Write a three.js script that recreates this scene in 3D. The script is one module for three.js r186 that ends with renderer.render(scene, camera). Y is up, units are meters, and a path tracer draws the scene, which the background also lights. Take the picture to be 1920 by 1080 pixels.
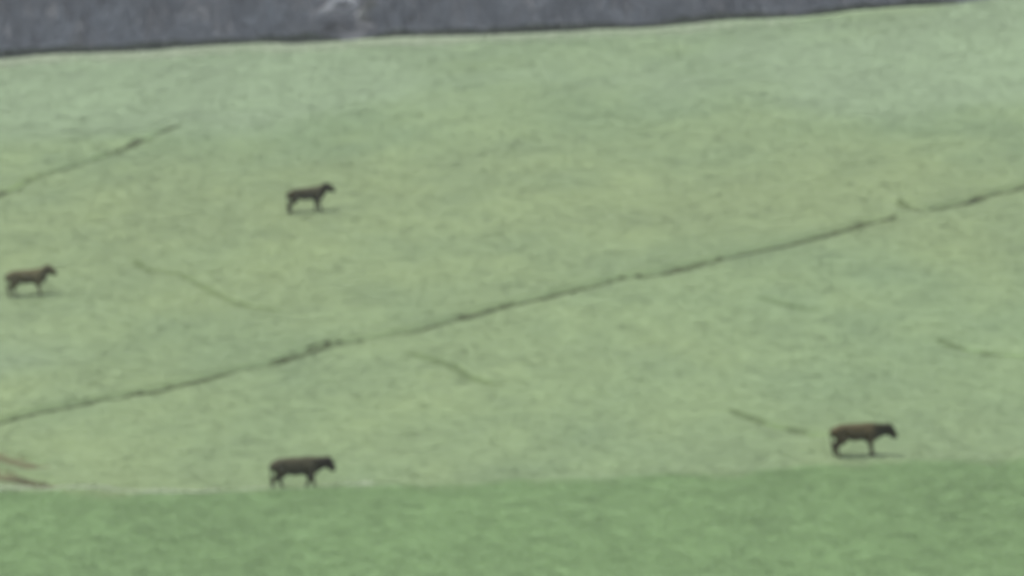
import * as THREE from 'three';
import { MarchingCubes } from 'three/addons/objects/MarchingCubes.js';
import { mergeGeometries } from 'three/addons/utils/BufferGeometryUtils.js';

// ------------------------------------------------------------------ camera, sky, sun, exposure
const scene = new THREE.Scene();
const EYE = 28;                                   // eye height above the valley floor
const PITCH = THREE.MathUtils.degToRad(-5);
const F = 7826;                                   // focal length in photo pixels (1920 wide)
const camera = new THREE.PerspectiveCamera(2 * Math.atan(540 / F) * 180 / Math.PI, 1920 / 1080, 0.5, 4000);
camera.position.set(0, EYE, 0);
camera.rotation.x = PITCH;
camera.focus = 20;                                // the long lens is focused a little short: everything is soft
camera.userData.fStop = 3.5;
scene.add(camera);

const renderer = new THREE.WebGLRenderer({ antialias: true });
renderer.setSize(1024, 576);
renderer.toneMapping = THREE.LinearToneMapping;
renderer.toneMappingExposure = 2.66;
renderer.shadowMap.enabled = true;

const sunDir = new THREE.Vector3(-0.34, 0.88, -0.22).normalize();
// bright veil of thin high cloud: an even pale sky, a little brighter overhead and round the veiled sun
{
  const w = 256, h = 128, data = new Float32Array(w * h * 4), v = new THREE.Vector3();
  for (let j = 0; j < h; j++) for (let i = 0; i < w; i++) {
    const el = ((j + 0.5) / h - 0.5) * Math.PI, az = ((i + 0.5) / w - 0.5) * 2 * Math.PI, k = (j * w + i) * 4;
    v.set(Math.cos(el) * Math.cos(az), Math.sin(el), Math.cos(el) * Math.sin(az));
    const s = Math.max(0, v.dot(sunDir)), up = Math.max(0, v.y);
    const l = 0.40 + 0.26 * up + 0.35 * s ** 10;
    data[k] = l * 0.95; data[k + 1] = l * 1.0; data[k + 2] = l * 1.06; data[k + 3] = 1;
  }
  const t = new THREE.DataTexture(data, w, h, THREE.RGBAFormat, THREE.FloatType);
  t.mapping = THREE.EquirectangularReflectionMapping; t.magFilter = t.minFilter = THREE.LinearFilter; t.needsUpdate = true;
  scene.background = t; scene.environment = t;
}

const sun = new THREE.DirectionalLight(new THREE.Color(1, 0.96, 0.88), 2.0);
sun.position.copy(sunDir).multiplyScalar(300).add(new THREE.Vector3(0, 10, -190));
sun.target.position.set(0, 10, -190);
sun.castShadow = true;
sun.shadow.mapSize.set(4096, 4096);
Object.assign(sun.shadow.camera, { left: -80, right: 80, top: 90, bottom: -90, near: 10, far: 600 });
sun.shadow.radius = 12;
scene.add(sun, sun.target);

scene.fog = new THREE.FogExp2(new THREE.Color(0.88, 0.93, 1.0), 0.00017);

// ------------------------------------------------------------------ small tools
let seed = 20240517;
const rnd = () => { seed = (seed + 0x6D2B79F5) | 0; let t = Math.imul(seed ^ (seed >>> 15), 1 | seed); t = (t + Math.imul(t ^ (t >>> 7), 61 | t)) ^ t; return ((t ^ (t >>> 14)) >>> 0) / 4294967296; };
const rr = (a, b) => a + (b - a) * rnd();
const hash = (i, j) => { let h = Math.imul(i, 374761393) + Math.imul(j, 668265263); h = Math.imul(h ^ (h >>> 13), 1274126177); return ((h ^ (h >>> 16)) >>> 0) / 4294967296; };
function vn(x, y) {                                // value noise, 0..1
  const i = Math.floor(x), j = Math.floor(y); let u = x - i, v = y - j;
  u = u * u * (3 - 2 * u); v = v * v * (3 - 2 * v);
  return (hash(i, j) * (1 - u) + hash(i + 1, j) * u) * (1 - v) + (hash(i, j + 1) * (1 - u) + hash(i + 1, j + 1) * u) * v;
}
const fbm = (x, y, n = 4) => { let s = 0, a = 0.5, t = 0; for (let k = 0; k < n; k++) { s += a * vn(x, y); t += a; x = x * 2.03 + 17.1; y = y * 2.03 + 5.7; a *= 0.5; } return s / t; };
const ss = (a, b, x) => { const t = Math.min(1, Math.max(0, (x - a) / (b - a))); return t * t * (3 - 2 * t); };
const lerp = (a, b, t) => a + (b - a) * t;
const softplus = (x, w) => (x > 8 * w ? x : x < -8 * w ? 0 : w * Math.log(1 + Math.exp(x / w)));

// ------------------------------------------------------------------ the land: height above the valley floor at (x, z)
// d = distance in front of the viewer; a bank, then the pasture slope, its crest, a dip and the far wooded hill
const bankWobble = (x) => 0.12 * Math.sin(x * 0.63 + 0.4) + 0.5 * (vn(x * 0.35, 3.3) - 0.5) - 0.3 * Math.exp(-(((x + 13.8) / 0.9) ** 2)) + 0.6 * Math.exp(-(((x + 16.5) / 4) ** 2));
const bankD = (x) => 148.0 + bankWobble(x) + 0.02 * x;
const crestD = (x) => 256 + 0.02 * x + 2 * (vn(x * 0.06, 9.1) - 0.5);
function base(x, z) {
  const d = -z, xc = Math.max(-70, Math.min(70, x));
  const b = bankD(xc), c = crestD(xc);
  let h = EYE - 1.7;
  h += -0.36 * softplus(d - 1, 1.2) + 0.36 * softplus(d - 62, 9);                           // the viewer's own hill, falling away
  h += 0.33 * softplus(d - 136.6, 3) - 0.204 * softplus(d - b, 0.28);
  const hollow = Math.exp(-(((xc + 7.6) / 2.4) ** 2));
  h += 0.10 * Math.exp(-(((d - b) / 0.55) ** 2)) - 0.26 * hollow * ss(-0.2, 0.9, d - b) * (1 - ss(1.4, 4, d - b));   // a low lip along the top of the bank                        // the bank, then the pasture
  h += -0.30 * softplus(d - c, 2.4) + 0.174 * softplus(d - 360, 10);                       // over the crest and down
  h += 0.52 * softplus(d - 455, 16) - 0.50 * softplus(d - 900, 40);                        // the far hill
  const side = ss(60, 140, d) * (1 - ss(300, 420, d));
  const up = ss(200, 250, d);
  h += side * (0.031 * xc + up * (-0.003 * xc - 0.1 + 0.0016 * xc * xc * (xc > 0 ? 1 : -0.25)));
  h += side * (0.5 * (fbm(x * 0.045, z * 0.045, 2) - 0.5) + 0.16 * (fbm(x * 0.23 + 40, z * 0.23, 2) - 0.5));
  return h;
}
const micro = (x, z) => 0.07 * (fbm(x * 0.9 + 9, z * 0.9, 2) - 0.5) + 0.035 * (vn(x * 3.1, z * 3.1) - 0.5);

// a direction through a photo pixel, followed until it meets the ground
function ray(px, py) { return new THREE.Vector3((px - 960) / F, (540 - py) / F, -1).applyAxisAngle(new THREE.Vector3(1, 0, 0), PITCH); }
function hit(px, py) {
  const r = ray(px, py); let t = 100, last = 100;
  for (; t < 900; t += 0.5) { if (EYE + r.y * t < base(r.x * t, r.z * t)) break; last = t; }
  let a = last, b = t;
  for (let k = 0; k < 22; k++) { const m = (a + b) / 2; if (EYE + r.y * m < base(r.x * m, r.z * m)) b = m; else a = m; }
  return new THREE.Vector3(r.x * b, EYE + r.y * b, r.z * b);
}

// ------------------------------------------------------------------ trodden tracks (pixel polylines laid onto the slope)
const TRACKS = [
  { px: [[-90, 808], [0, 785], [120, 757], [250, 733], [330, 716], [395, 700], [440, 690], [490, 682], [560, 660], [620, 640], [720, 625], [820, 602], [900, 580], [985, 560], [1070, 540], [1150, 520], [1230, 508], [1300, 492], [1380, 474], [1440, 461], [1500, 446], [1560, 432], [1620, 414], [1680, 403]],
    w: 0.31, cut: 0.22, k: 1.0, label: 'long narrow dark cattle track climbing diagonally across the whole pasture' },
  { px: [[1686, 372], [1706, 383], [1735, 390], [1790, 379], [1850, 362], [1920, 344], [2010, 322]],
    w: 0.31, cut: 0.22, k: 1.0, soft: [1600, 1716], label: 'short dark cattle track starting past a gap above the long diagonal one' },
  { px: [[-70, 395], [0, 358], [12, 352], [50, 334], [120, 311], [165, 297], [210, 283], [265, 258], [300, 242], [338, 233]],
    w: 0.29, cut: 0.18, k: 1.0, gaps: [[-80, -6], [10, 44], [170, 206], [270, 296]], soft: [44, 170], label: 'broken dark cattle track slanting up towards the crest above the lighter brown cow' },
  { px: [[252, 488], [275, 503], [330, 512], [380, 536], [440, 566], [475, 573], [530, 584]],
    w: 0.24, cut: 0.05, k: 0.36, label: 'faint grassed track slanting down beside the lighter brown cow' },
  { px: [[755, 662], [800, 668], [850, 686], [900, 712], [945, 722]],
    w: 0.26, cut: 0.06, k: 0.42, label: 'faint grassed track slanting down just below the long diagonal track' },
  { px: [[1365, 768], [1400, 778], [1440, 791], [1500, 806], [1560, 818]],
    w: 0.25, cut: 0.08, k: 0.52, gaps: [[1442, 1475], [1515, 1580]], label: 'faint dark track leading to the cow with the grass bank below' },
  { px: [[1420, 556], [1470, 568], [1540, 584]],
    w: 0.22, cut: 0.04, k: 0.34, label: 'short faint track on open grass below the long diagonal track' },
  { px: [[1755, 636], [1800, 650], [1860, 662], [1930, 670], [2000, 682]],
    w: 0.24, cut: 0.06, k: 0.48, gaps: [[1812, 1842], [1885, 2000]], label: 'short dark track with one bare wet hollow on open grass' },
  { px: [[-80, 826], [0, 851], [30, 860], [60, 868], [95, 876]],
    tan: true, w: 0.36, cut: 0.16, k: 1.0, label: 'brown earthy rut, upper of two above the bank corner' },
  { px: [[-80, 865], [0, 886], [40, 894], [80, 903], [125, 914]],
    tan: true, w: 0.4, cut: 0.16, k: 0.95, label: 'brown earthy rut, lower of two running down onto the bank' },
];
for (const t of TRACKS) {
  const pts = t.px.map(([x, y]) => hit(x, y));
  const flat = pts.map((p) => new THREE.Vector3(p.x, 0, p.z));
  const curve = new THREE.CatmullRomCurve3(flat, false, 'centripetal');
  const n = Math.max(6, Math.ceil(curve.getLength() / 0.22));
  t.line = curve.getSpacedPoints(n);
  t.line.forEach((p, i) => {                        // hooves wander
    p.x += 0.10 * (vn(i * 0.21, t.w * 70) - 0.5); p.z += 0.22 * (vn(i * 0.17, 7 + t.w * 90) - 0.5);
  });
  t.box = new THREE.Box2(); for (const p of t.line) t.box.expandByPoint(new THREE.Vector2(p.x, p.z));
  t.box.expandByScalar(2);
}
const v2 = new THREE.Vector2();
function nearTrack(x, z) {                          // signed distance over width to the nearest track
  let best = null, bd = 1e9;
  for (const t of TRACKS) {
    if (!t.box.containsPoint(v2.set(x, z))) continue;
    for (let i = 0; i + 1 < t.line.length; i++) {
      const a = t.line[i], b = t.line[i + 1], ex = b.x - a.x, ez = b.z - a.z;
      let s = ((x - a.x) * ex + (z - a.z) * ez) / (ex * ex + ez * ez); s = s < 0 ? 0 : s > 1 ? 1 : s;
      const qx = x - a.x - ex * s, qz = z - a.z - ez * s, dd = Math.hypot(qx, qz);
      if (dd < bd) { bd = dd; best = { t, d: dd, side: qz < 0 ? 1 : -1, s: i + s, n: t.line.length }; }
    }
  }
  return best;
}
// a track is cut into the slope: flat tread, small riser on its uphill side
function carve(x, z) {
  const q = nearTrack(x, z);
  if (!q || q.d > 1.4) return 0;
  const ends = Math.min(1, q.s / 4, (q.n - 1 - q.s) / 4);
  const w = q.t.w * (0.75 + 0.5 * vn(q.s * 0.13, q.t.w * 31));
  const up = q.side > 0;
  const r = up ? 1 - ss(w * 0.9, w * 0.9 + 0.22, q.d) : 1 - ss(w * 0.8, w * 0.8 + 0.7, q.d);
  return -q.t.cut * r * Math.max(0, ends);
}
const ground = (x, z) => base(x, z) + micro(x, z) + carve(x, z);

// ------------------------------------------------------------------ ground sheet
const grassTone = (x, z, out) => {                  // base colour of the turf (linear)
  const d = -z;
  const big = fbm(x * 0.06 + 3, z * 0.035 + 8, 3), mid = fbm(x * 0.35, z * 0.2 + 4, 3), fine = vn(x * 2.3, z * 1.7);
  const yel = Math.min(1, Math.max(0, 0.5 + 1.5 * (big - 0.5) + 0.7 * (mid - 0.5)));
  // two kinds of turf: grazed, slightly dry sward on the slope; lush deep green on the bank
  const lush = 1 - ss(-0.5, 0.4, d - bankD(x) + 1.2 * (fbm(x * 1.1, z * 0.9, 3) - 0.5));
  const v = 1 + 0.26 * (mid - 0.5) + 0.08 * (fine - 0.5);
  let r = lerp(0.092, 0.102, yel), g = lerp(0.138, 0.139, yel), b = lerp(0.064, 0.059, yel);
  // bluer, greyer ragged patches, mostly upslope: haze paleness painted into the turf
  const hazePaint = ss(0.46, 0.70, fbm(x * 0.043 + 256.19, z * 0.03 + 2.11, 4));
  r = lerp(r, 0.110, hazePaint); g = lerp(g, 0.155, hazePaint); b = lerp(b, 0.085, hazePaint);
  r = lerp(r, 0.080, lush); g = lerp(g, 0.136, lush); b = lerp(b, 0.051, lush);
  return out.setRGB(r * v, g * v, b * v);
};
function axis(parts) { const a = []; for (const [from, to, step] of parts) for (let v = from; v < to - 1e-6; v += step) a.push(v); a.push(parts[parts.length - 1][1]); return a; }
{
  const X = axis([[-900, -160, 37], [-160, -48, 7], [-48, -36, 1], [-36, 36, 0.22], [36, 48, 1], [48, 160, 7], [160, 900, 37]]);
  const D = axis([[-120, 0, 12], [0, 110, 5], [110, 136, 1], [136, 152, 0.16], [152, 235, 0.24], [235, 262, 0.3], [262, 300, 1.5], [300, 440, 7], [440, 620, 4], [620, 1000, 20], [1000, 2600, 100]]);
  const nx = X.length, nd = D.length, pos = new Float32Array(nx * nd * 3), col = new Float32Array(nx * nd * 3), idx = [], c = new THREE.Color();
  const soilC = new THREE.Color().setRGB(0.034, 0.037, 0.043);
  for (let j = 0; j < nd; j++) for (let i = 0; i < nx; i++) {
    const x = X[i], z = -D[j], k = (j * nx + i) * 3;
    const inside = Math.abs(x) < 38 && D[j] > 134 && D[j] < 264;
    pos[k] = x; pos[k + 1] = inside ? ground(x, z) : base(x, z) + (D[j] < 300 ? 0 : 1.5 * (fbm(x * 0.03, z * 0.03, 3) - 0.5)); pos[k + 2] = z;
    grassTone(x, z, c);
    if (D[j] > 300) c.lerp(soilC, ss(380, 440, D[j]));                       // leaf litter under the far wood
    col[k] = c.r; col[k + 1] = c.g; col[k + 2] = c.b;
    if (i && j) { const p = j * nx + i; idx.push(p, p - nx, p - nx - 1, p, p - nx - 1, p - 1); }
  }
  const g = new THREE.BufferGeometry();
  g.setAttribute('position', new THREE.BufferAttribute(pos, 3));
  g.setAttribute('color', new THREE.BufferAttribute(col, 3));
  g.setIndex(idx); g.computeVertexNormals();
  if (g.attributes.normal.getY(Math.floor(nd / 2) * nx + Math.floor(nx / 2)) < 0) { for (let i = 0; i < idx.length; i += 3) [idx[i], idx[i + 1]] = [idx[i + 1], idx[i]]; g.setIndex(idx); g.computeVertexNormals(); }
  const m = new THREE.Mesh(g, new THREE.MeshStandardMaterial({ vertexColors: true, roughness: 1 }));
  m.name = 'pasture'; m.receiveShadow = m.castShadow = true;
  m.userData = { kind: 'structure', label: 'green grazed pasture on a hillside', category: 'pasture' };
  scene.add(m);
}

// ------------------------------------------------------------------ track surfaces: strips of trodden earth in the cuts
const soil = new THREE.MeshPhysicalMaterial({ vertexColors: true, roughness: 1, specularIntensity: 0.15 });
TRACKS.forEach((t, ti) => {
  const pos = [], col = [], idx = [], L = t.line, C = 9;
  const turf = new THREE.Color(), c = new THREE.Color();
  for (let i = 0; i < L.length; i++) {
    const a = L[Math.max(0, i - 1)], b = L[Math.min(L.length - 1, i + 1)];
    const l = Math.hypot(b.x - a.x, b.z - a.z), nxx = -(b.z - a.z) / l, nzz = (b.x - a.x) / l;
    const ends = Math.min(1, i / 3, (L.length - 1 - i) / 3);
    const w = (t.w * (0.8 + 0.4 * vn(i * 0.16, ti * 9.1)) + 0.12 * (vn(i * 0.9, ti * 3.3) - 0.5)) * (0.25 + 0.75 * ends);
    for (let k = 0; k < C; k++) {
      const s = (k / (C - 1) * 2 - 1) * w, x = L[i].x + nxx * s, z = L[i].z + nzz * s;
      pos.push(x, ground(x, z) + 0.012 + 0.02 * (vn(x * 6, z * 6) - 0.5), z);
      grassTone(x, z, turf);
      const pxx = L[i].x / -L[i].z * F + 960, gap = t.gaps?.some(([p, q]) => pxx > p && pxx < q) ? 0.95 : t.soft && pxx > t.soft[0] && pxx < t.soft[1] ? 0.45 : 0;
      const wet = vn(i * 0.22 + 50, ti * 4.7), grit = vn(x * 5, z * 5);
      (t.tan ? c.setRGB(0.054 + 0.028 * grit, 0.051 + 0.025 * grit, 0.028 + 0.013 * grit) : c.setRGB(0.020 + 0.010 * grit, 0.024 + 0.012 * grit, 0.010 + 0.005 * grit)).multiplyScalar(wet > 0.68 ? 0.6 : 1);
      c.lerp(turf, Math.min(1, gap + (1 - t.k) + 0.15 * ss(0.5, 0.75, vn(x * 2.1 + 9, z * 2.1))));  // turf grown back over the earth
      col.push(c.r, c.g, c.b);
      if (i && k) { const p = i * C + k; idx.push(p, p - C - 1, p - C, p, p - 1, p - C - 1); }
    }
  }
  const g = new THREE.BufferGeometry();
  g.setAttribute('position', new THREE.Float32BufferAttribute(pos, 3));
  g.setAttribute('color', new THREE.Float32BufferAttribute(col, 3));
  g.setIndex(idx); g.computeVertexNormals();
  if (g.attributes.normal.getY(4) < 0) { for (let i = 0; i < idx.length; i += 3) [idx[i], idx[i + 1]] = [idx[i + 1], idx[i]]; g.setIndex(idx); g.computeVertexNormals(); }
  const m = new THREE.Mesh(g, soil);
  m.name = 'cattle_track' + (ti ? '_' + String(ti).padStart(3, '0') : '');
  m.receiveShadow = true;
  m.userData = { kind: 'structure', label: t.label, category: 'track' };
  scene.add(m);
});

// ------------------------------------------------------------------ grass
function tuft(n, spread, height, width) {           // a few bent, tapered blades
  const pos = [], nor = [], idx = [];
  for (let k = 0; k < n; k++) {
    const a = rr(0, 6.283), r = spread * Math.sqrt(rnd()), x = Math.cos(a) * r, z = Math.sin(a) * r;
    const f = rr(0, 6.283), h = height * rr(0.6, 1.15), lean = h * rr(0.2, 0.9), w = width * rr(0.7, 1.2);
    const lx = Math.cos(f) * lean, lz = Math.sin(f) * lean, wx = -Math.sin(f) * w / 2, wz = Math.cos(f) * w / 2, p = pos.length / 3;
    pos.push(x - wx, 0, z - wz, x + wx, 0, z + wz, x + lx * 0.4 - wx * 0.8, h * 0.62, z + lz * 0.4 - wz * 0.8, x + lx * 0.4 + wx * 0.8, h * 0.62, z + lz * 0.4 + wz * 0.8, x + lx, h, z + lz);
    for (let q = 0; q < 5; q++) nor.push(Math.cos(f) * 0.25, 0.95, Math.sin(f) * 0.25);
    idx.push(p, p + 1, p + 3, p, p + 3, p + 2, p + 2, p + 3, p + 4);
  }
  const g = new THREE.BufferGeometry();
  g.setAttribute('position', new THREE.Float32BufferAttribute(pos, 3));
  g.setAttribute('normal', new THREE.Float32BufferAttribute(nor, 3));
  g.setIndex(idx);
  return g;
}
const bladeMat = new THREE.MeshStandardMaterial({ color: 0xffffff, roughness: 0.9, side: THREE.DoubleSide });
const M4 = new THREE.Matrix4(), Q = new THREE.Quaternion(), P3 = new THREE.Vector3(), S3 = new THREE.Vector3(), UPV = new THREE.Vector3(0, 1, 0);
function scatter(name, label, geo, spots) {
  const im = new THREE.InstancedMesh(geo, bladeMat, spots.length);
  spots.forEach(([x, z, s, c], i) => {
    M4.compose(P3.set(x, ground(x, z) - 0.01, z), Q.setFromAxisAngle(UPV, rnd() * 6.283), S3.set(s, s * rr(0.8, 1.2), s));
    im.setMatrixAt(i, M4); im.setColorAt(i, c);
  });
  im.name = name; im.castShadow = im.receiveShadow = true;
  im.userData = { kind: 'stuff', label, category: 'grass' };
  scene.add(im);
}
const halfW = (d) => d * 960 / F + 3.5;
{
  const sward = [], lush = [], N = 300000;
  while (sward.length + lush.length < N) {
    const d = rr(136, 254), x = rr(-1, 1) * halfW(254), z = -d;
    if (Math.abs(x) > halfW(d)) continue;
    const q = nearTrack(x, z);
    if (q && q.d < q.t.w * 0.9 && rnd() < q.t.k * 0.95) continue;
    const c = grassTone(x, z, new THREE.Color()).multiplyScalar(rr(0.96, 1.05));
    (d < bankD(x) ? lush : sward).push([x, z, rr(0.7, 1.25), c]);
  }
  scatter('grazed_grass', 'short pale green grazed grass over the slope', tuft(22, 0.3, 0.036, 0.010), sward);
  const extra = [];
  for (let k = 0; k < 9000; k++) {
    const x = rr(-1, 1) * 23, z = -(bankD(x) - rr(0, 11)); extra.push([x, z, rr(0.7, 1.3), grassTone(x, z, new THREE.Color()).multiplyScalar(rr(0.96, 1.05))]);
  }
  scatter('lush_grass', 'longer darker green grass on the bank below the cows', tuft(24, 0.32, 0.05, 0.011), lush.concat(extra));
  // rank tussocks the cattle leave standing, and along the tracks
  const rank = [];
  for (let k = 0; k < 260; k++) {
    const d = 139 + 112 * Math.sqrt(rnd()), x0 = rr(-1, 1) * halfW(d), n = 3 + Math.floor(rnd() * 7), e = rr(0.15, 0.4);
    for (let q = 0; q < n; q++) {
      const x = x0 + rr(-e, e) * 1.5, z = -d + rr(-e, e) * 1.5;
      rank.push([x, z, rr(0.6, 1.2), grassTone(x, z, new THREE.Color()).multiplyScalar(rr(0.78, 0.92))]);
    }
  }
  for (const t of TRACKS) for (let i = 0; i < t.line.length; i++) if (rnd() < 0.4 * t.k) {
    const p = t.line[i], x = p.x + rr(-0.2, 0.2), z = p.z + (rnd() < 0.7 ? -1 : 1) * t.w * rr(0.9, 1.7);
    rank.push([x, z, rr(0.4, 0.8), grassTone(x, z, new THREE.Color()).multiplyScalar(rr(0.75, 0.95))]);
  }
  // pale tufts added to imitate a bright edge halo along crest and bank lip
  const haloTufts = [];
  const haloTone = () => new THREE.Color().setRGB(0.285, 0.335, 0.24).multiplyScalar(rr(0.8, 1.15));
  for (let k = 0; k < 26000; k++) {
    const x = rr(-37, 22), z = -(crestD(x) - 3.5 + 3.2 * (rnd() + rnd() - 1)); if (rnd() > (0.25 + vn(x * 0.5, 4.4)) * (1 - ss(2, 22, x))) continue; haloTufts.push([x, z, rr(0.6, 1.2), haloTone()]);
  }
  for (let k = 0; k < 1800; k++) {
    const x = rr(-20, -5), z = -(bankD(x) + 0.5 + 0.5 * (rnd() + rnd() - 1)); if (rnd() > 0.2 + 0.8 * vn(x * 0.8, 6.1)) continue; haloTufts.push([x, z, rr(0.5, 0.9), haloTone()]);
  }
  scatter('halo_tufts', 'pale tufts added as an edge halo along the crest rim and bank edge', tuft(10, 0.16, 0.11, 0.012), haloTufts);
  scatter('grass_tussocks', 'darker ungrazed tussocks dotted over the pasture', tuft(16, 0.2, 0.085, 0.018), rank);
}

// ------------------------------------------------------------------ cattle
const smin = (a, b, k) => { const h = Math.max(k - Math.abs(a - b), 0) / k; return Math.min(a, b) - h * h * k * 0.25; };
function cowBones(o) {
  // x forward, y up, z to the left; the bones carry a radius at each end and a side squeeze (sz < 1 = narrower)
  const B = [], add = (a, ra, b, rb, k = 0.10) => B.push([a, ra, b, rb, k]);
  const by = 0;
  const gi = o.girth;
  add([0.46, 1.03 + by, 0], 0.325 * gi, [-0.05, 1.01 + by, 0], 0.36 * gi, 0.15);       // chest to belly
  add([-0.05, 1.01 + by, 0], 0.36 * gi, [-0.60, 1.08 + by, 0], 0.29 * gi, 0.15);       // belly to loins
  add([0.42, 1.20 + by, 0], 0.17, [-0.52, 1.22 + by, 0], 0.14, 0.12);         // back line
  add([-0.55, 1.16 + by, 0.14], 0.16, [-0.86, 1.04 + by, 0.10], 0.13, 0.12); add([-0.55, 1.16 + by, -0.14], 0.16, [-0.86, 1.04 + by, -0.10], 0.13, 0.12);
  add([0.52, 1.16 + by, 0], 0.22, [0.36, 1.26 + by, 0], 0.14, 0.12);          // withers
  add([0.62, 0.82, 0], 0.17, [0.40, 0.70, 0], 0.14, 0.14);                    // brisket
  // neck and head
  const n0 = [0.58, 1.12, 0], n1 = [0.93 + o.reach, o.poll - 0.05, o.turn * 0.10];
  add(n0, 0.27, n1, 0.19, 0.12); add([0.66, 0.94, 0], 0.19, [n1[0] - 0.05, n1[1] - 0.15, n1[2]], 0.14, 0.12);
  const ca = Math.cos(o.nod), sa = Math.sin(o.nod), hp = (f, u, s) => [n1[0] + f * ca + u * sa, n1[1] - f * sa + u * ca, n1[2] + s + f * o.turn * 0.35];
  add(hp(0.0, 0.03, 0), 0.15, hp(0.20, 0.02, 0), 0.135, 0.06); add(hp(0.18, 0.02, 0), 0.132, hp(0.43, -0.02, 0), 0.10, 0.06);
  add(hp(0.02, -0.09, 0), 0.11, hp(0.38, -0.10, 0), 0.07, 0.06); add(hp(0.43, -0.04, 0.035), 0.08, hp(0.43, -0.04, -0.035), 0.08, 0.05);
  for (const s of [-1, 1]) {
    add(hp(-0.02, 0.07, 0.10 * s), 0.032, hp(-0.07, 0.12, 0.22 * s), 0.055, 0.03); add(hp(-0.07, 0.12, 0.22 * s), 0.055, hp(-0.09, 0.11, 0.33 * s), 0.02, 0.03);   // ears
    add(hp(0.10, 0.085, 0.10 * s), 0.03, hp(0.16, 0.08, 0.10 * s), 0.03, 0.03);                                                                            // brow
  }
  // legs: swing is how far forward (m) the foot is set
  const feet = [];
  [[1, o.fl, 0], [-1, o.fr, 0], [1, o.hl, 1], [-1, o.hr, 1]].forEach(([s, sw, hind]) => {
    const zz = 0.17 * s;
    if (!hind) {
      const kx = 0.47 + sw * 0.55 + (sw < -0.1 ? 0.05 : 0), fx = 0.46 + sw * 0.95, lift = 0;
      add([0.46, 0.98, zz * 0.9], 0.19, [0.47 + sw * 0.25, 0.72, zz], 0.125, 0.10); add([0.47 + sw * 0.25, 0.72, zz], 0.12, [kx, 0.40, zz], 0.066, 0.08);
      add([kx, 0.41, zz], 0.064, [fx, 0.13 + lift, zz], 0.046, 0.04); add([fx, 0.13 + lift, zz], 0.046, [fx + 0.035, 0.05 + lift, zz], 0.058, 0.03);
      feet.push([fx + 0.035, zz]);
    } else {
      const st = [-0.50 + sw * 0.35, 0.74, zz], hk = [-0.75 + sw * 0.7, 0.44, zz], fx = -0.68 + sw * 0.98;
      add([-0.69, 1.02, zz * 0.8], 0.235, st, 0.15, 0.10); add(st, 0.14, hk, 0.07, 0.08);
      add(hk, 0.068, [fx, 0.13, zz], 0.046, 0.04); add([fx, 0.13, zz], 0.046, [fx + 0.035, 0.05, zz], 0.058, 0.03);
      feet.push([fx + 0.035, zz]);
    }
  });
  // tail
  add([-0.84, 1.18, 0], 0.06, [-0.94, 1.02, 0.01], 0.035, 0.05); add([-0.94, 1.02, 0.01], 0.033, [-0.93, 0.66, o.tail], 0.028, 0.03); add([-0.93, 0.66, o.tail], 0.045, [-0.90, 0.46, o.tail * 1.2], 0.032, 0.03);
  return { B, feet, eyes: [-1, 1].map((s) => hp(0.14, 0.055, 0.135 * s)), horns: [-1, 1].map((s) => [hp(-0.03, 0.12, 0.08 * s), hp(0.0, 0.22, 0.19 * s), hp(0.06, 0.31, 0.17 * s)]), muzzle: hp(0.50, -0.04, 0) };
}
const scratch = new MarchingCubes(112, new THREE.MeshStandardMaterial(), false, false, 90000);
seed = 5150;
function fleshOut(B, cx, cy) {
  const R = 112, half = 1.36, f = scratch.field;
  for (let k = 0; k < R; k++) for (let j = 0; j < R; j++) for (let i = 0; i < R; i++) {
    const x = cx + (i - R / 2) / (R / 2) * half, y = cy + (j - R / 2) / (R / 2) * half, z = (k - R / 2) / (R / 2) * half;
    let d = 9;
    if (Math.abs(z) < 0.52 && y > -0.1 && y < 1.75) for (const [a, ra, b, rb, s] of B) {
      const ex = b[0] - a[0], ey = b[1] - a[1], ez = b[2] - a[2], px = x - a[0], py = y - a[1], pz = z - a[2];
      let t = (px * ex + py * ey + pz * ez) / (ex * ex + ey * ey + ez * ez); t = t < 0 ? 0 : t > 1 ? 1 : t;
      const r = ra + (rb - ra) * t, q = r > 0.2 ? 1.14 : 1;               // big trunk bones are narrower than deep
      d = smin(d, Math.hypot(px - ex * t, py - ey * t, (pz - ez * t) * q) - r, s);
    }
    f[k * R * R + j * R + i] = -d;
  }
  scratch.isolation = 0; scratch.update();
  const n = scratch.count, pos = new Float32Array(n * 3), nor = new Float32Array(n * 3);
  for (let i = 0; i < n; i++) {
    pos[i * 3] = cx + scratch.positionArray[i * 3] * half; pos[i * 3 + 1] = cy + scratch.positionArray[i * 3 + 1] * half; pos[i * 3 + 2] = scratch.positionArray[i * 3 + 2] * half;
    for (let q = 0; q < 3; q++) nor[i * 3 + q] = scratch.normalArray[i * 3 + q];
  }
  const g = new THREE.BufferGeometry();
  g.setAttribute('position', new THREE.BufferAttribute(pos, 3)); g.setAttribute('normal', new THREE.BufferAttribute(nor, 3));
  return g;
}
const hide = new THREE.MeshPhysicalMaterial({ vertexColors: true, roughness: 0.9, specularIntensity: 0.25 });
const horny = new THREE.MeshStandardMaterial({ color: new THREE.Color().setRGB(0.05, 0.045, 0.035), roughness: 0.6 });
const eyeMat = new THREE.MeshStandardMaterial({ color: 0x0a0806, roughness: 0.15 });
const noseMat = new THREE.MeshStandardMaterial({ color: 0x1a1512, roughness: 0.5 });
let cows = 0;
function lipSpot(px, back) { let d = 150; for (let k = 0; k < 6; k++) d = bankD((px - 960) / F * d) + back; const x = (px - 960) / F * d; return new THREE.Vector3(x, base(x, -d), -d); }
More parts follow.
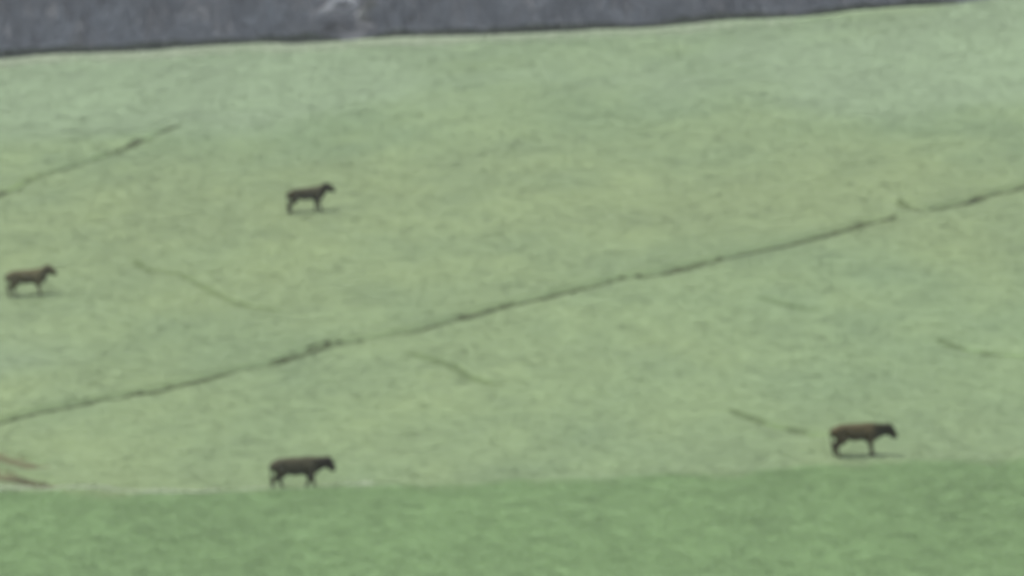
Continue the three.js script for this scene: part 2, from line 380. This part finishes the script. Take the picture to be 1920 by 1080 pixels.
function cow(o) {
  const foot = o.behindLip ? lipSpot(o.px, o.behindLip) : hit(o.px, o.py), turn = o.heading || 0;
  const g = new THREE.Group();
  g.name = 'cow' + (cows ? '_' + String(cows).padStart(3, '0') : ''); cows++;
  const { B, feet, eyes, muzzle } = cowBones(o.pose);
  const geo = fleshOut(B, 0.2, 0.9), p = geo.attributes.position, col = new Float32Array(p.count * 3), c = new THREE.Color();
  const coat = new THREE.Color().setRGB(...o.coat), dark = new THREE.Color().setRGB(...o.dark);
  for (let i = 0; i < p.count; i++) {
    const x = p.getX(i), y = p.getY(i), z = p.getZ(i);
    const n = fbm(x * 2.4 + 11 + o.px, y * 2.4 + z * 1.9, 3);
    const front = ss(0.55, 0.85, x + 0.5 * (n - 0.5)) * (y > 0.75 ? 1 : 0.5);          // dark head and neck
    c.copy(coat).lerp(dark, front).multiplyScalar(0.82 + 0.36 * n);
    col[i * 3] = c.r; col[i * 3 + 1] = c.g; col[i * 3 + 2] = c.b;
  }
  geo.setAttribute('color', new THREE.BufferAttribute(col, 3));
  const part = (name, gg, m) => { const q = new THREE.Mesh(gg, m); q.name = name; q.castShadow = q.receiveShadow = true; g.add(q); return q; };
  part('body', geo, hide);
  for (const [x, z] of feet) {
    const h = new THREE.CylinderGeometry(0.055, 0.068, 0.07, 10); h.scale(1.15, 1, 0.9); h.translate(x + 0.01, 0.034, z); part('hoof', h, horny);
  }
  for (const [x, y, z] of eyes) { const e = new THREE.SphereGeometry(0.02, 10, 8); e.translate(x, y, z); part('eye', e, eyeMat); }
  const nz = new THREE.SphereGeometry(0.06, 12, 10); nz.scale(0.55, 0.8, 1.2); nz.translate(...muzzle); part('muzzle', nz, noseMat);
  const s = o.size, len = 0.6 * s;
  g.scale.set(s * 1.04, s * 0.88, s * 0.95);
  // stand it on the slope: its feet rest on the turf fore and aft
  const dx = Math.cos(turn), dz = -Math.sin(turn);
  const hf = base(foot.x + dx * len, foot.z + dz * len), hb = base(foot.x - dx * len, foot.z - dz * len);
  g.rotation.order = 'YZX'; g.rotation.y = turn; g.rotation.z = Math.atan2(hf - hb, 2 * len);
  g.position.set(foot.x, (hf + hb) / 2 - 0.035, foot.z);
  g.userData = { label: o.label, category: 'cow', group: 'cows walking over the pasture' };
  scene.add(g);
  return g;
}
// px, py: the point on the ground midway between fore and hind feet
cow({ px: 578, py: 396, size: 0.96, heading: 0.08, coat: [0.034, 0.032, 0.015], dark: [0.018, 0.016, 0.007],
  pose: { girth: 0.84, reach: 0.04, poll: 1.42, turn: 0.1, nod: 0.62, fl: 0.14, fr: -0.10, hl: -0.26, hr: -0.14, tail: 0.03 },
  label: 'dark brown cow walking with head raised, between the two long cattle tracks and the crest' });
cow({ px: 53, py: 554, size: 0.96, heading: -0.05, coat: [0.064, 0.058, 0.028], dark: [0.050, 0.046, 0.022],
  pose: { girth: 0.92, reach: 0.0, poll: 1.46, turn: 0.15, nod: 0.66, fl: 0.10, fr: 0.02, hl: -0.12, hr: 0.10, tail: 0.0 },
  label: 'lighter brown cow standing alert with raised head, above the long diagonal track' });
cow({ px: 554, py: 909, behindLip: 0.95, size: 0.95, heading: 0.05, coat: [0.036, 0.034, 0.018], dark: [0.020, 0.018, 0.008],
  pose: { girth: 1.0, reach: 0.20, poll: 1.26, turn: 0.0, nod: 1.0, fl: 0.22, fr: -0.12, hl: -0.20, hr: 0.16, tail: -0.02 },
  label: 'dark brown cow walking with low level head along the edge of the lush bank' });
cow({ px: 1608, py: 853, size: 0.96, heading: 0.0, coat: [0.044, 0.036, 0.015], dark: [0.018, 0.018, 0.006],
  pose: { girth: 0.92, reach: 0.20, poll: 1.20, turn: 0.05, nod: 0.92, fl: 0.02, fr: 0.10, hl: -0.02, hr: -0.16, tail: 0.02 },
  label: 'brown cow with darker head walking above the bank, by a faint dark track' });

// ------------------------------------------------------------------ leafy shapes for hedges and bushes
function leaves(n, fill, size) {
  const pos = [], col = [], idx = [], a = new THREE.Vector3(), u = new THREE.Vector3(), v = new THREE.Vector3();
  for (let k = 0; k < n; k++) {
    const { p, c } = fill(k); if (!p) continue;
    u.set(rr(-1, 1), rr(-1, 1), rr(-1, 1)).normalize(); v.set(rr(-1, 1), rr(-1, 1), rr(-1, 1)).cross(u).normalize();
    const s = size * rr(0.6, 1.4), b = pos.length / 3;
    for (const [i, j] of [[-0.5, 0], [0, -0.32], [0.55, 0], [0, 0.32]]) { a.copy(p).addScaledVector(u, i * s).addScaledVector(v, j * s); pos.push(a.x, a.y, a.z); col.push(c[0], c[1], c[2]); }
    idx.push(b, b + 1, b + 2, b, b + 2, b + 3);
  }
  const g = new THREE.BufferGeometry();
  g.setAttribute('position', new THREE.Float32BufferAttribute(pos, 3)); g.setAttribute('color', new THREE.Float32BufferAttribute(col, 3));
  g.setIndex(idx); g.computeVertexNormals();
  return g;
}
const leafMat = new THREE.MeshStandardMaterial({ vertexColors: true, roughness: 0.8, side: THREE.DoubleSide });
const barkMat = new THREE.MeshStandardMaterial({ color: new THREE.Color().setRGB(0.06, 0.055, 0.05), roughness: 1 });
function stick(a, ra, b, rb, seg = 5) {
  const d = new THREE.Vector3().subVectors(b, a), g = new THREE.CylinderGeometry(rb, ra, d.length(), seg, 1, true);
  g.translate(0, d.length() / 2, 0); g.applyQuaternion(new THREE.Quaternion().setFromUnitVectors(UPV, d.clone().normalize())); g.translate(a.x, a.y, a.z);
  return g;
}
// crest seen from the viewer: the distance at which the ground stands highest against the view
function crestAt(px) {
  const k = (px - 960) / F; let best = -9, bd = 0;
  for (let d = 225; d < 275; d += 0.25) { const e = (base(k * d, -d) - EYE) / d; if (e > best) { best = e; bd = d; } }
  return { d: bd, e: best, x: k * bd };
}
function hedge(name, label, px0, px1, tone) {
  const line = []; for (let px = px0; px <= px1; px += 12) { const c = crestAt(px), d = c.d + 4.5, x = (px - 960) / F * d; line.push([x, -d, base(x, -d), EYE + c.e * d]); }
  const at = (t) => { const f = t * (line.length - 1), i = Math.min(line.length - 2, Math.floor(f)), q = f - i; return line[i].map((v, k) => lerp(v, line[i + 1][k], q)); };
  const g = new THREE.Group(); g.name = name;
  const [ox, oz, oy] = at(0.5); g.position.set(ox, oy, oz);
  const fol = leaves(Math.round((px1 - px0) * 26), () => {
    const t = rnd(), [x, z, y, sight] = at(t);
    const taper = Math.min(1, t * (px1 - px0) / 60, (1 - t) * (px1 - px0) / 60);
    const top = Math.max(0.35, sight - y) + (0.10 + 0.55 * fbm(x * 0.55, 2.2, 3)) * (0.3 + 0.7 * taper);
    const h = Math.sqrt(rnd()) * top, w = 0.75 * Math.sqrt(Math.max(0.05, 1 - (h / top) ** 3));
    const n = rr(0.7, 1.3);
    return { p: new THREE.Vector3(x + rr(-0.2, 0.2) - ox, y + h - oy, z + rr(-w, w) - oz), c: tone.map((v) => v * n) };
  }, 0.13);
  const f = new THREE.Mesh(fol, leafMat); f.name = 'foliage'; g.add(f);
  for (let k = 0; k < (px1 - px0) / 30; k++) {
    const [x, z, y, sight] = at(rnd()), q = new THREE.Vector3(x - ox, y - oy - 0.05, z - oz);
    const st = new THREE.Mesh(stick(q, 0.03, q.clone().add(new THREE.Vector3(rr(-0.2, 0.2), Math.max(0.3, sight - y), rr(-0.2, 0.2))), 0.012), barkMat); st.name = 'stem'; g.add(st);
  }
  g.traverse((m) => { m.castShadow = m.receiveShadow = true; });
  g.userData = { label, category: 'hedge', group: 'low hedges along the crest' };
  scene.add(g);
}
hedge('hedge', 'low dark hedge behind the field crest, ending below the pale rocks', -120, 645, [0.030, 0.040, 0.032]);
hedge('hedge_001', 'low dark hedge behind the rising crest, beginning at the olive bush', 684, 1790, [0.034, 0.043, 0.034]);

// ------------------------------------------------------------------ the far wood: leafless grey trees on the hill behind
seed = 77123;
function bareTree(h) {
  const parts = [], tips = [];
  const grow = (a, dir, len, r, lvl) => {
    const b = a.clone().addScaledVector(dir, len); parts.push(stick(a, r, b, r * 0.68, lvl < 2 ? 6 : 4));
    if (lvl === 4) { tips.push([a, b]); return; }
    const n = lvl === 0 ? 4 : 3;
    for (let k = 0; k < n; k++) {
      const d = dir.clone().add(new THREE.Vector3(rr(-1, 1), rr(-0.25, 0.7), rr(-1, 1)).multiplyScalar(0.75)).normalize();
      grow(a.clone().lerp(b, k === 0 ? 1 : rr(0.45, 1)), d, len * rr(0.58, 0.8), r * rr(0.5, 0.66), lvl + 1);
    }
  };
  grow(new THREE.Vector3(0, -0.3, 0), new THREE.Vector3(rr(-0.1, 0.1), 1, rr(-0.1, 0.1)).normalize(), h * 0.30, h * 0.022, 0);
  // twigs: thin slivers round the branch ends
  const pos = [];
  for (const [a, b] of tips) for (let k = 0; k < 5; k++) {
    const s = a.clone().lerp(b, rnd()), e = s.clone().add(new THREE.Vector3(rr(-1, 1), rr(-0.3, 1), rr(-1, 1)).multiplyScalar(h * 0.05));
    pos.push(s.x - 0.03, s.y, s.z, s.x + 0.03, s.y, s.z + 0.02, e.x, e.y, e.z);
  }
  const tw = new THREE.BufferGeometry(); tw.setAttribute('position', new THREE.Float32BufferAttribute(pos, 3)); tw.computeVertexNormals();
  const solid = mergeGeometries(parts).toNonIndexed(); solid.deleteAttribute('uv');
  return mergeGeometries([solid, tw]);
}
{
  const woodMat = new THREE.MeshStandardMaterial({ color: 0xffffff, roughness: 1, side: THREE.DoubleSide });
  const kinds = [bareTree(9), bareTree(11), bareTree(8)];
  kinds.forEach((geo, kind) => {
    const N = 620, im = new THREE.InstancedMesh(geo, woodMat, N), c = new THREE.Color(); let n = 0;
    for (let i = 0; i < N; i++) {
      const d = 446 + 90 * rnd() ** 1.2, x = rr(-1, 1) * (d * 0.124 + 25), z = -d, s = rr(0.75, 1.25), g = rr(0.8, 1.22);
      const col = x / d * F + 960;
      const low = col > 594 && col < 708 && d < 500 ? 0.22 : 1;              // only scrub below the rocks
      M4.compose(P3.set(x, base(x, z) - 0.6, z), Q.setFromAxisAngle(UPV, rnd() * 6.283), S3.set(s, s * low * rr(0.9, 1.15), s));
      im.setMatrixAt(n, M4); im.setColorAt(n++, c.setRGB(0.086 * g, 0.099 * g, 0.118 * g));
    }
    im.count = n;
    im.name = 'woodland' + (kind ? '_' + String(kind).padStart(3, '0') : '');
    im.castShadow = im.receiveShadow = true;
    im.userData = { kind: 'stuff', label: 'grey leafless wood on the hill behind the field', category: 'wood' };
    scene.add(im);
  });
}

// pale rocks and an olive bush in front of the wood, seen over the crest
function farHit(px, py) {
  const r = ray(px, py); let t = 300;
  for (; t < 900; t += 0.25) if (EYE + r.y * t < base(r.x * t, r.z * t)) break;
  return new THREE.Vector3(r.x * t, EYE + r.y * t, r.z * t);
}
function rock(name, label, px, py, sx, sy, sz, tint) {
  const f = farHit(px, py), geo = new THREE.IcosahedronGeometry(1, 12), p = geo.attributes.position, col = new Float32Array(p.count * 3), v = new THREE.Vector3();
  for (let i = 0; i < p.count; i++) {
    v.fromBufferAttribute(p, i);
    const n = 0.7 + 0.6 * fbm(v.x * 1.6 + px, v.y * 1.6 + v.z * 1.3, 3) + 0.15 * (vn(v.x * 6 + px, v.y * 6 + v.z * 5) - 0.5);
    const t = 0.75 + 0.5 * fbm(v.x * 3 + 7, v.y * 3 + v.z * 2 + px, 3);
    col[i * 3] = tint[0] * t; col[i * 3 + 1] = tint[1] * t; col[i * 3 + 2] = tint[2] * t;
    p.setXYZ(i, v.x * n * sx, sy * 0.4 + v.y * n * sy, v.z * n * sz);
  }
  geo.setAttribute('color', new THREE.BufferAttribute(col, 3)); geo.computeVertexNormals();
  const m = new THREE.Mesh(geo, new THREE.MeshStandardMaterial({ vertexColors: true, roughness: 0.95 }));
  m.name = name; m.position.copy(f); m.castShadow = m.receiveShadow = true;
  m.userData = { label, category: 'rock', group: 'pale rocks in front of the wood' };
  scene.add(m);
}
rock('rock', 'largest pale grey rock, humped, on the hill before the grey wood', 643, 20, 1.9, 1.3, 1.2, [0.24, 0.25, 0.265]);
rock('rock_001', 'small pale rock between the humped rock and the olive bush', 682, 36, 0.75, 0.75, 0.7, [0.27, 0.28, 0.29]);
rock('rock_002', 'lower pale rock at the foot of the humped rock', 612, 26, 0.8, 0.6, 0.7, [0.2, 0.207, 0.22]);
{
  const f = farHit(728, 66), g = new THREE.Group(); g.name = 'bush'; g.position.copy(f);
  const lobes = []; for (let k = 0; k < 16; k++) lobes.push([rr(-2.6, 2.8), rr(0.8, 3.6), rr(-1, 1), rr(0.6, 1.2)]);
  const fol = new THREE.Mesh(leaves(9000, () => {
    const [lx, ly, lz, lr] = lobes[Math.floor(rnd() * 16)], v = new THREE.Vector3(rr(-1, 1), rr(-1, 1), rr(-1, 1)).normalize().multiplyScalar(lr * Math.cbrt(rnd())), n = rr(0.7, 1.3);
    return { p: v.add(new THREE.Vector3(lx, ly, lz)), c: [0.075 * n, 0.082 * n, 0.066 * n] };
  }, 0.2), leafMat); fol.name = 'foliage'; g.add(fol);
  for (const [lx, ly, lz] of lobes.slice(0, 6)) { const st = new THREE.Mesh(stick(new THREE.Vector3(lx * 0.4, -0.4, 0), 0.09, new THREE.Vector3(lx, ly, lz), 0.03, 6), barkMat); st.name = 'stem'; g.add(st); }
  g.traverse((m) => { m.castShadow = m.receiveShadow = true; });
  g.userData = { label: 'olive green bush on the far hill beside the pale rocks', category: 'bush' };
  scene.add(g);
}
renderer.render(scene, camera);
